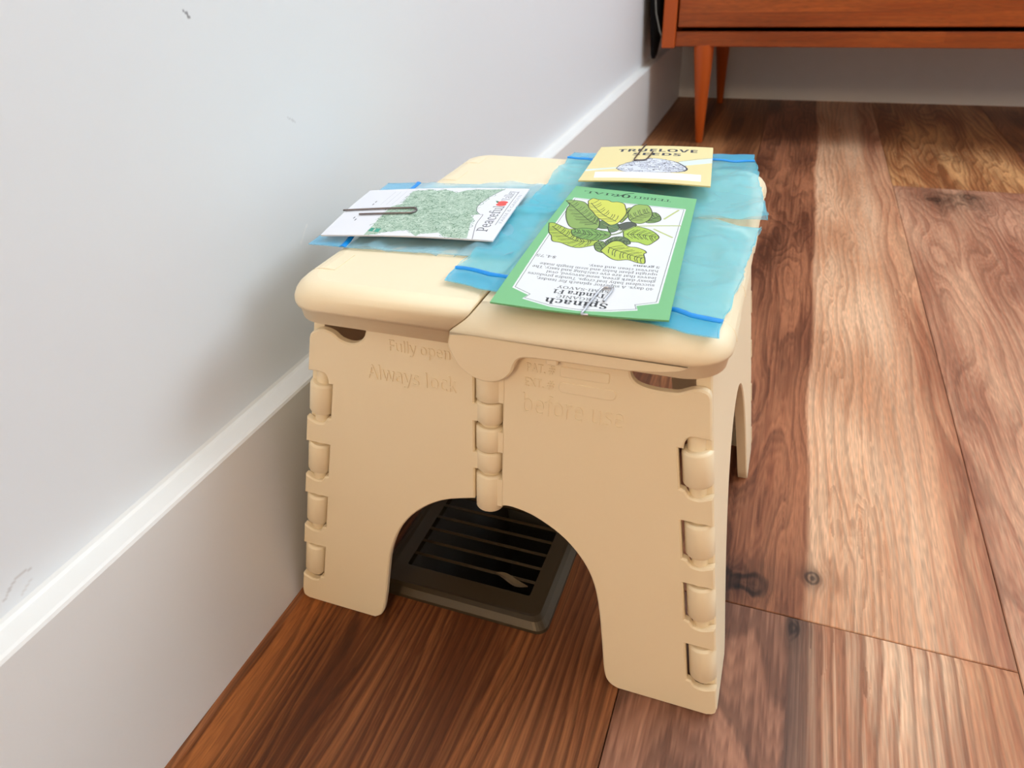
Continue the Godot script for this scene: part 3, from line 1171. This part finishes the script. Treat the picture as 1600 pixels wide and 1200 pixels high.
func bag(label: String, c: Array, h: Array, zip_at: float, sd: int, m: Material, mz: Material, amp: float) -> void:
	# c: four corners (x, z) in the order mouth-left, mouth-right, end-right, end-left; h: their heights
	var ctr := Vector3.ZERO
	for q in c:
		ctr += Vector3(q[0], 0, q[1]) / 4.0
	ctr.y = TOP
	var o := thing("zip_bag", ctr, label, "plastic bag", "blue zip bags on the stool")
	var nz := FastNoiseLite.new()
	nz.seed = sd
	nz.frequency = 2.6
	nz.fractal_octaves = 2
	nz.fractal_type = FastNoiseLite.FRACTAL_RIDGED
	var n2 := FastNoiseLite.new()
	n2.seed = sd + 7
	n2.frequency = 3.2
	n2.fractal_octaves = 2
	var pt := func(s: float, t: float, lay: float) -> Vector3:
		var a := Vector3(c[0][0], h[0], c[0][1]).lerp(Vector3(c[1][0], h[1], c[1][1]), s)
		var b := Vector3(c[3][0], h[3], c[3][1]).lerp(Vector3(c[2][0], h[2], c[2][1]), s)
		var p := a.lerp(b, t)
		var calm := smoothstep(0.0, 0.30, t)
		var puff := sin(PI * s) * sin(PI * clampf(t, 0, 1)) * 0.004
		p.y += lay * (puff + 0.0008) + amp * calm * lay * (nz.get_noise_2d(s * 0.9 + t * 0.5 + 3.0, t * 0.9 - s * 0.3) * 0.5 + n2.get_noise_2d(s, t + lay * 3.0) * 0.9)
		p.x += 0.004 * n2.get_noise_2d(t * 2.0, 9.0)
		p.z += 0.004 * n2.get_noise_2d(s * 2.0, 4.0)
		return p - ctr
	for lay in [0.0, 1.0]:
		var st := new_st()
		sheet(st, func(s: float, t: float) -> Vector3: return pt.call(s, t, lay), 72, 72, 0.0)
		part("film_back" if lay == 0.0 else "film_front", st, m, o)
	var zs := new_st()
	sheet(zs, func(s: float, t: float) -> Vector3: return pt.call(s, lerpf(zip_at - 0.012, zip_at + 0.012, t), 1.0) + Vector3(0, 0.0012 + 0.0018 * sin(PI * t), 0), 40, 4, 0.0012)
	part("zip_strip", zs, mz, o)
	var hs := new_st()
	sheet(hs, func(s: float, t: float) -> Vector3: return pt.call(s, lerpf(0.0, zip_at - 0.014, t), 1.0) + Vector3(0, 0.0010, 0), 40, 6, 0.0)
	part("mouth_flap", hs, mats["flap_film"], o)
	for e in [0.004, 0.996]:
		var se := []
		for k in 41:
			se.append(pt.call(e, k / 40.0, 0.6) + Vector3(0, 0.0006, 0))
		var ss := new_st()
		tube(ss, se, 0.0007, 6)
		part("side_seam", ss, m, o)

func bags() -> void:
	var fb := film("blue_film", Color(0.42, 0.86, 0.94, 0.37))
	var fp := film("pale_blue_film", Color(0.62, 0.86, 0.95, 0.34))
	film("flap_film", Color(0.10, 0.74, 0.95, 0.36))
	var zb := mat("blue_zip", c8(0, 140, 226), 0.35, 0.5)
	var h := TOP + 0.0022
	bag("pale blue zip bag under the white seed packet", [[0.045, -1.098], [0.066, -0.812], [0.375, -0.838], [0.352, -1.172]], [h + 0.003, h + 0.001, h + 0.001, h], 0.17, 3, fp, zb, 0.008)
	bag("blue zip bag under the green spinach packet at the seat's front", [[0.317, -0.742], [0.668, -0.690], [0.690, -1.022], [0.322, -1.10]], [h + 0.004, h, h + 0.005, h + 0.004], 0.115, 15, fb, zb, 0.010)
	bag("blue zip bag under the yellow seed packet at the seat's back", [[0.654, -1.385], [0.316, -1.355], [0.330, -1.00], [0.697, -1.050]], [h + 0.010, h + 0.003, h + 0.007, h + 0.009], 0.13, 29, fb, zb, 0.010)

# ---------------------------------------------------------------- seed packets
func packet(called: String, label: String, c: Array, h: Array, im: Image, back: Color, curl: Callable) -> Node3D:
	# c: corners (x, z): top-left, top-right, bottom-right, bottom-left of the printed face
	var ctr := Vector3.ZERO
	for q in c:
		ctr += Vector3(q[0], 0, q[1]) / 4.0
	ctr.y = TOP
	var o := thing(called, ctr, label, "seed packet")
	var m := mat(called + "_print_" + str(h[0]), Color.WHITE, 0.6, 0.35)
	m.albedo_texture = tex(im)
	m.texture_repeat = false
	var mb := mat(called + "_back_" + str(h[0]), back, 0.65, 0.3)
	var f := func(s: float, t: float) -> Vector3:
		var a := Vector3(c[0][0], h[0], c[0][1]).lerp(Vector3(c[1][0], h[1], c[1][1]), s)
		var b := Vector3(c[3][0], h[3], c[3][1]).lerp(Vector3(c[2][0], h[2], c[2][1]), s)
		var p := a.lerp(b, t)
		p.y += curl.call(s, t)
		return p - ctr
	var st := new_st()
	sheet(st, f, 30, 40, 0.0009, true)
	part("front_sheet", st, m, o)
	var sb := new_st()
	sheet(sb, func(s: float, t: float) -> Vector3:
		var p: Vector3 = f.call(s, t)
		p.y -= 0.0012 + 0.0035 * sin(PI * clampf(s, 0, 1)) * sin(PI * clampf(t, 0, 1))
		return p, 20, 26, 0.0009)
	part("back_sheet", sb, mb, o)
	o.set_meta("place", f)
	return o

func clip(label: String, m: Material, o: Node3D, pts: Array, r: float) -> void:
	var f: Callable = o.get_meta("place")
	var p3 := []
	for q in curve(v2(pts), 5):
		var p: Vector3 = f.call(clampf(q.x, 0.0, 1.0), clampf(q.y, 0.0, 1.0))
		var d: Vector3 = f.call(clampf(q.x, 0.02, 0.98), clampf(q.y, 0.02, 0.98))
		if q.y < 0.0:
			p += (p - d) * (-q.y / 0.02)
		p.y += r + 0.0006
		p3.append(p)
	var ctr: Vector3 = o.position / S
	var n := thing("paper_clip", ctr, label, "paper clip", "paper clips on the seed packets")
	var st := new_st()
	tube(st, p3, r, 8)
	part("wire", st, m, n)

func st_to_px(a: Array, w: int, h: int) -> PackedVector2Array:
	var r := PackedVector2Array()
	for e in a:
		r.append(Vector2(e[0] * w, e[1] * h))
	return r

func packets() -> void:
	# ---- spinach packet, lying upside down to the camera
	var W := 1000
	var Hh := 1760
	var im := Image.create(W, Hh, false, Image.FORMAT_RGB8)
	im.fill(c8(124, 186, 134))
	var panel := [[0.075, 0.092], [0.19, 0.068], [0.175, 0.043], [0.319, 0.024], [0.498, 0.013], [0.656, 0.018], [0.835, 0.043], [0.815, 0.068], [0.93, 0.098], [0.945, 0.865], [0.06, 0.865]]
	fill_poly(im, st_to_px(panel, W, Hh), c8(224, 226, 230))
	var ring := []
	for e in panel:
		ring.append([0.5 + (e[0] - 0.5) * 0.968, 0.44 + (e[1] - 0.44) * 0.982])
	ring.append(ring[0])
	stroke(im, st_to_px(ring, W, Hh), 4.0, c8(110, 120, 116))
	var dk := c8(52, 62, 50)
	var leaf := func(pts: Array, col: Color, rib: Array, sd: int) -> void:
		var q := []
		for e in pts:
			q.append(Vector2((0.5 + (e[0] - 0.5) * 0.90) * W, e[1] * Hh))
		var mid_p := Vector2.ZERO
		for e in q:
			mid_p += e / q.size()
		for e in q.size():
			q[e] = mid_p + (q[e] - mid_p) * 1.12
		q.append(q[0])
		var outl := curve(q, 4)
		fill_poly(im, outl.slice(0, -1), col)
		if rib.size() > 1:
			var rq := []
			for e in rib:
				rq.append(Vector2((0.5 + (e[0] - 0.5) * 0.90) * W, e[1] * Hh))
			var rc := curve(rq, 8)
			var rng := RandomNumberGenerator.new()
			rng.seed = sd
			for k in range(1, rc.size() - 1):
				if k % 3 == 2:
					continue
				var d := (rc[k] - rc[k - 1]).normalized()
				for sgn in [-1.0, 1.0]:
					var g: Vector2 = Vector2(-d.y, d.x) * sgn
					var tip: Vector2 = rc[k] + (g * 0.95 - d * 0.6) * 84.0 * rng.randf_range(0.7, 1.0)
					for tt in 6:
						if Geometry2D.is_point_in_polygon(tip, outl):
							break
						tip = tip.lerp(rc[k], 0.25)
					var mid: Vector2 = rc[k].lerp(tip, 0.5) + d * 6.0
					# pale and dark bands between the veins
					fill_tri(im, rc[k], mid, tip, col.lightened(0.28) if rng.randf() < 0.55 else col.darkened(0.22))
					stroke(im, PackedVector2Array([rc[k], mid, tip]), 4.6, dk)
			stroke(im, rc, 6.0, dk)
		stroke(im, outl, 7.0, dk)
	for e in [[[0.193, 0.737], [0.111, 0.845]], [[0.374, 0.642], [0.208, 0.667], [0.07, 0.684]], [[0.238, 0.63], [0.10, 0.569]]]:
		stroke(im, st_to_px(e, W, Hh), 14.0, c8(150, 165, 80))
		stroke(im, st_to_px(e, W, Hh), 6.0, c8(208, 214, 140))
	var L := [
		[[[0.286, 0.782], [0.246, 0.789], [0.208, 0.764], [0.19, 0.726], [0.224, 0.698], [0.277, 0.69], [0.291, 0.711]], c8(122, 152, 92), [[0.206, 0.759], [0.28, 0.701]]],
		[[[0.666, 0.62], [0.634, 0.659], [0.581, 0.644], [0.564, 0.602], [0.623, 0.594]], c8(96, 122, 84), []],
		[[[0.57, 0.618], [0.533, 0.646], [0.49, 0.635], [0.483, 0.593], [0.528, 0.57]], c8(100, 128, 92), []],
		[[[0.502, 0.69], [0.498, 0.75], [0.491, 0.8], [0.457, 0.812], [0.447, 0.77], [0.456, 0.721], [0.479, 0.671]], c8(150, 172, 90), [[0.465, 0.798], [0.49, 0.68]]],
		[[[0.455, 0.768], [0.447, 0.819], [0.422, 0.849], [0.373, 0.856], [0.329, 0.85], [0.292, 0.806], [0.276, 0.76], [0.291, 0.711], [0.331, 0.682], [0.387, 0.685], [0.429, 0.713]], c8(152, 178, 98), [[0.297, 0.793], [0.366, 0.746], [0.422, 0.691]]],
		[[[1.017, 0.807], [0.984, 0.819], [0.925, 0.821], [0.868, 0.811], [0.806, 0.77], [0.763, 0.739], [0.709, 0.699], [0.672, 0.653], [0.658, 0.61], [0.682, 0.585], [0.743, 0.581], [0.804, 0.577], [0.858, 0.591], [0.902, 0.629], [0.942, 0.681], [0.968, 0.738], [0.97, 0.775]], c8(138, 168, 96), [[1.002, 0.803], [0.857, 0.718], [0.745, 0.653], [0.659, 0.621]]],
		[[[0.829, 0.837], [0.808, 0.867], [0.753, 0.862], [0.686, 0.866], [0.646, 0.853], [0.605, 0.859], [0.55, 0.848], [0.519, 0.808], [0.495, 0.762], [0.502, 0.713], [0.524, 0.664], [0.566, 0.646], [0.624, 0.672], [0.683, 0.697], [0.744, 0.742], [0.793, 0.778]], c8(204, 208, 96), [[0.815, 0.826], [0.672, 0.729], [0.526, 0.669]]],
		[[[1.014, 0.578], [0.981, 0.583], [0.916, 0.566], [0.852, 0.549], [0.809, 0.555], [0.743, 0.549], [0.679, 0.543], [0.619, 0.51], [0.605, 0.463], [0.648, 0.442], [0.706, 0.424], [0.765, 0.425], [0.842, 0.443], [0.905, 0.448], [0.936, 0.484], [0.971, 0.51]], c8(172, 192, 86), [[0.992, 0.56], [0.867, 0.504], [0.733, 0.464], [0.613, 0.481]]],
		[[[0.811, 0.544], [0.753, 0.569], [0.685, 0.574], [0.613, 0.568], [0.548, 0.562], [0.529, 0.534], [0.556, 0.505], [0.61, 0.491], [0.685, 0.49], [0.751, 0.501], [0.789, 0.516]], c8(122, 164, 92), [[0.799, 0.535], [0.686, 0.526], [0.54, 0.542]]],
		[[[0.417, 0.582], [0.397, 0.617], [0.347, 0.63], [0.291, 0.627], [0.232, 0.609], [0.188, 0.584], [0.166, 0.557], [0.187, 0.524], [0.224, 0.494], [0.288, 0.509], [0.347, 0.51], [0.393, 0.534]], c8(168, 196, 88), [[0.174, 0.561], [0.29, 0.569], [0.403, 0.563]]],
		[[[0.594, 0.455], [0.574, 0.477], [0.535, 0.473], [0.496, 0.431], [0.506, 0.401], [0.553, 0.408], [0.579, 0.428]], c8(124, 152, 88), [[0.57, 0.468], [0.513, 0.419]]],
		[[[0.518, 0.485], [0.486, 0.52], [0.43, 0.533], [0.381, 0.52], [0.352, 0.49], [0.381, 0.476], [0.435, 0.483], [0.488, 0.465]], c8(112, 134, 96), [[0.366, 0.498], [0.443, 0.506], [0.507, 0.477]]],
		[[[0.51, 0.41], [0.489, 0.451], [0.458, 0.484], [0.407, 0.487], [0.345, 0.457], [0.293, 0.455], [0.238, 0.44], [0.219, 0.424], [0.231, 0.413], [0.214, 0.38], [0.209, 0.351], [0.255, 0.353], [0.315, 0.366], [0.376, 0.357], [0.42, 0.364], [0.472, 0.388]], c8(186, 202, 90), [[0.218, 0.38], [0.343, 0.406], [0.486, 0.442]]],
		[[[0.49, 0.635], [0.445, 0.665], [0.399, 0.672], [0.361, 0.649], [0.405, 0.615], [0.437, 0.595]], c8(86, 92, 84), []],
	]
	for i in L.size():
		leaf.call(L[i][0], L[i][1], L[i][2], 40 + i)
	for e in [[[0.60, 0.63], [0.50, 0.60], [0.43, 0.60], [0.38, 0.64]], [[0.55, 0.53], [0.47, 0.56], [0.43, 0.60]]]:
		var cc := curve(Array(st_to_px(e, W, Hh)), 6)
		stroke(im, cc, 16.0, dk)
		stroke(im, cc, 8.0, c8(150, 168, 110))
	var se := font("Droid Serif")
	var sbold := font("Droid Serif", true)
	var ink := c8(56, 58, 62)
	var tx := func(s: String, f: Font, x0: float, x1: float, y: float, h: float, col: Color) -> void:
		print_text(im, s, f, Vector2(x0 * W, y * Hh), Vector2((x1 - x0) * W, 0), h, col)
	tx.call("Spinach", sbold, 0.345, 0.705, 0.068, 54.0, ink)
	tx.call("ORGANIC", se, 0.41, 0.65, 0.091, 28.0, ink)
	tx.call("Tundra F1", sbold, 0.375, 0.685, 0.122, 42.0, ink)
	tx.call("SEMI-SAVOY", se, 0.37, 0.675, 0.146, 27.0, ink)
	var body := ["40 days. A superior spinach for tender,", "succulent baby leaf crops. Tundra produces", "glossy dark green, semi-savoyed, oval", "leaves that are eye catching and tasty. The", "upright plant habit and stem length make", "harvest clean and easy."]
	var wid := [0.70, 0.77, 0.665, 0.77, 0.735, 0.43]
	for i in 6:
		tx.call(body[i], se, 0.125, 0.125 + wid[i], 0.182 + i * 0.0242, 27.0, ink)
	tx.call("5 grams", sbold, 0.125, 0.285, 0.330, 25.0, ink)
	tx.call("$4.75", se, 0.785, 0.915, 0.335, 30.0, ink)
	tx.call("TERRIT", se, 0.10 + 0.09, 0.50, 0.955, 44.0, c8(48, 76, 60))
	tx.call("O", font("Droid Serif", true, true), 0.515, 0.585, 0.962, 66.0, c8(34, 60, 46))
	stroke(im, curve(Array(st_to_px([[0.50, 0.985], [0.55, 0.972], [0.60, 0.94], [0.64, 0.925]], W, Hh)), 6), 9.0, c8(34, 60, 46))
	tx.call("RIAL", se, 0.60, 0.90, 0.955, 44.0, c8(48, 76, 60))
	var g := packet("green_seed_packet", "green seed packet with spinach leaf drawing lying upside down", [[0.614, -0.687], [0.404, -0.686], [0.395, -1.093], [0.590, -1.078]], [0.634, 0.629, 0.641, 0.639], im, c8(120, 186, 128), func(s: float, t: float) -> float: return 0.004 * sin(PI * t) - 0.003 * sin(PI * s) * (1.0 - t))
	clip("silver paper clip on the near edge of the green packet", mats["steel"], g, [[0.425, -0.012], [0.462, -0.010], [0.455, 0.02], [0.419, 0.135], [0.395, 0.154], [0.358, 0.154], [0.350, 0.140], [0.374, 0.071]], 0.0016)

	# ---- yellow packet
	W = 900
	Hh = 1100
	im = Image.create(W, Hh, false, Image.FORMAT_RGB8)
	im.fill(c8(230, 214, 160))
	fill_poly(im, st_to_px([[0.726, 0.466], [1.0, 0.315], [1.0, 0.444], [0.78, 0.561]], W, Hh), c8(214, 228, 224))
	fill_poly(im, st_to_px([[0.0, 0.70], [0.26, 0.645], [0.26, 0.68], [0.0, 0.755]], W, Hh), c8(220, 230, 222))
	stroke(im, st_to_px([[0.726, 0.466], [0.88, 0.36], [1.0, 0.31]], W, Hh), 6.0, c8(120, 150, 160))
	stroke(im, st_to_px([[0.0, 0.715], [0.25, 0.66]], W, Hh), 5.0, c8(190, 206, 204))
	var sp := curve(v2([[0.248 * W, 0.685 * Hh], [0.33 * W, 0.763 * Hh], [0.53 * W, 0.765 * Hh], [0.73 * W, 0.735 * Hh], [0.808 * W, 0.645 * Hh], [0.726 * W, 0.49 * Hh], [0.616 * W, 0.42 * Hh], [0.50 * W, 0.39 * Hh], [0.372 * W, 0.472 * Hh], [0.271 * W, 0.591 * Hh], [0.248 * W, 0.685 * Hh]]), 6)
	fill_poly(im, sp.slice(0, -1), c8(214, 218, 226))
	var rng := RandomNumberGenerator.new()
	rng.seed = 77
	for k in 150:
		var q := Vector2(rng.randf_range(0.27, 0.78) * W, rng.randf_range(0.40, 0.75) * Hh)
		if not Geometry2D.is_point_in_polygon(q, sp):
			continue
		var a := rng.randf() * TAU
		var e := []
		for j in 9:
			e.append(q + Vector2(cos(TAU * j / 8) * 24, sin(TAU * j / 8) * 15).rotated(a))
		fill_poly(im, PackedVector2Array(e.slice(0, -1)), [c8(226, 228, 234), c8(204, 208, 220), c8(190, 194, 208)][k % 3])
		stroke(im, PackedVector2Array(e.slice(0, 6 + k % 3)), 3.5, c8(92, 94, 112))
	for e in [[0.70, 0.60], [0.55, 0.70], [0.36, 0.60], [0.62, 0.52]]:
		fill_poly(im, PackedVector2Array([Vector2(e[0] * W - 14, e[1] * Hh), Vector2(e[0] * W, e[1] * Hh - 16), Vector2(e[0] * W + 14, e[1] * Hh), Vector2(e[0] * W, e[1] * Hh + 14)]), c8(60, 60, 78))
	stroke(im, sp, 7.0, c8(76, 76, 92))
	stroke(im, sp.slice(18, 32), 13.0, c8(56, 56, 74))
	fill_poly(im, st_to_px([[0.09, 0.773], [0.922, 0.760], [0.926, 0.915], [0.109, 0.928]], W, Hh), c8(236, 236, 240))
	var sa := font("Droid Sans", true)
	print_text(im, "TRUELOVE", sa, Vector2(0.18 * W, 0.185 * Hh), Vector2(0.69 * W, 0), 92.0, c8(48, 54, 74))
	print_text(im, "SEEDS", sa, Vector2(0.325 * W, 0.30 * Hh), Vector2(0.41 * W, 0), 78.0, c8(48, 54, 74))
	var yl := packet("yellow_seed_packet", "yellow seed packet with a drawn spoon of beans at the seat's back", [[0.374, -1.345], [0.581, -1.362], [0.606, -1.106], [0.397, -1.097]], [0.637, 0.642, 0.651, 0.649], im, c8(226, 208, 146), func(s: float, t: float) -> float: return 0.003 * sin(PI * s))
	clip("dark wire paper clip on the far edge of the yellow packet", mats["dark_steel"], yl, [[0.410, -0.004], [0.400, 0.03], [0.362, 0.43], [0.385, 0.475], [0.44, 0.47], [0.467, 0.426], [0.494, 0.212]], 0.0013)

	# ---- white packet; its top edge points to the wall
	W = 900
	Hh = 1150
	im = Image.create(W, Hh, false, Image.FORMAT_RGB8)
	im.fill(c8(226, 226, 232))
	var gp := st_to_px([[0.0, 0.26], [0.158, 0.261], [0.342, 0.258], [0.552, 0.26], [0.607, 0.31], [0.93, 0.293], [0.955, 0.398], [0.927, 0.44], [0.955, 0.491], [0.871, 0.58], [0.94, 0.63], [0.972, 0.851], [0.769, 0.799], [0.6, 0.777], [0.492, 0.787], [0.414, 0.825], [0.389, 0.78], [0.327, 0.814], [0.251, 0.812], [0.01, 0.853], [0.0, 0.796], [0.013, 0.718], [0.074, 0.674], [0.052, 0.625], [0.047, 0.577], [0.0, 0.566], [0.015, 0.55], [0.098, 0.486], [0.055, 0.364], [0.013, 0.312]], W, Hh)
	fill_poly(im, gp, c8(168, 190, 172))
	rng.seed = 5
	for k in 1500:
		var q := Vector2(rng.randf() * W, rng.randf_range(0.25, 0.86) * Hh)
		if not Geometry2D.is_point_in_polygon(q, gp):
			continue
		var r := rng.randf_range(9, 32)
		var a0 := rng.randf() * TAU
		var arc := PackedVector2Array()
		for j in 7:
			var a := a0 + j * 0.55
			arc.append(q + Vector2(cos(a), sin(a)) * r * (1.0 - j * 0.07))
		stroke(im, arc, rng.randf_range(2.5, 5.0), [c8(122, 152, 130), c8(206, 220, 206), c8(140, 168, 146), c8(96, 128, 104), c8(190, 208, 192)][k % 5])
	stroke(im, curve(Array(st_to_px([[0.972, 0.851], [0.769, 0.799], [0.6, 0.777], [0.492, 0.789], [0.414, 0.828], [0.406, 0.846], [0.237, 0.848], [0.0, 0.885]], W, Hh)), 4), 4.0, c8(96, 98, 104))
	fill_poly(im, st_to_px([[0.07, 0.265], [0.13, 0.265], [0.12, 0.29], [0.06, 0.29]], W, Hh), c8(60, 150, 130))
	fill_poly(im, st_to_px([[0.06, 0.30], [0.12, 0.30], [0.11, 0.33], [0.05, 0.33]], W, Hh), c8(70, 160, 138))
	var script := font("Droid Serif", false, true)
	print_text(im, "Peaceful", script, Vector2(0.13 * W, 0.935 * Hh), Vector2(0.46 * W, 0), 70.0, c8(82, 84, 90))
	print_text(im, "Valley", script, Vector2(0.71 * W, 0.935 * Hh), Vector2(0.22 * W, 0), 56.0, c8(120, 122, 128))
	for e in [[-0.022, 0.0], [0.022, 0.0]]:
		var ap := PackedVector2Array()
		for j in 12:
			ap.append(Vector2((0.645 + e[0]) * W + cos(TAU * j / 12) * 30, (0.905) * Hh + sin(TAU * j / 12) * 36))
		fill_poly(im, ap, c8(226, 92, 88))
	fill_poly(im, st_to_px([[0.65, 0.875], [0.70, 0.855], [0.69, 0.878]], W, Hh), c8(70, 120, 90))
	stroke(im, st_to_px([[0.245, 0.956], [0.919, 0.950]], W, Hh), 4.0, c8(110, 112, 118))
	print_text(im, "FARM & GARDEN", font("Droid Sans"), Vector2(0.28 * W, 0.985 * Hh), Vector2(0.56 * W, 0), 22.0, c8(168, 170, 176))
	for k in 4:
		var yy := 0.10 + k * 0.035
		stroke(im, st_to_px([[0.60, yy + 0.08], [0.93, yy + 0.085]], W, Hh), 3.0, c8(196, 198, 204))
	for e in [[0.66, 0.13], [0.60, 0.13], [0.31, 0.10], [0.27, 0.12]]:
		stroke(im, st_to_px([[e[0], e[1]], [e[0] + 0.03, e[1]]], W, Hh), 7.0, c8(90, 90, 100))
	var wh := packet("white_seed_packet", "white seed packet with pale green herb drawing near the wall", [[0.079, -0.824], [0.048, -1.025], [0.314, -1.095], [0.337, -0.866]], [0.629, 0.630, 0.630, 0.629], im, c8(232, 232, 236), func(s: float, t: float) -> float: return 0.003 * sin(PI * t) + 0.002 * sin(PI * s))
	clip("dark wire paper clip on the wall-side edge of the white packet", mats["dark_steel"], wh, [[0.462, -0.004], [0.468, 0.03], [0.494, 0.39], [0.475, 0.43], [0.436, 0.446], [0.395, 0.43], [0.385, 0.40], [0.370, 0.117]], 0.0015)
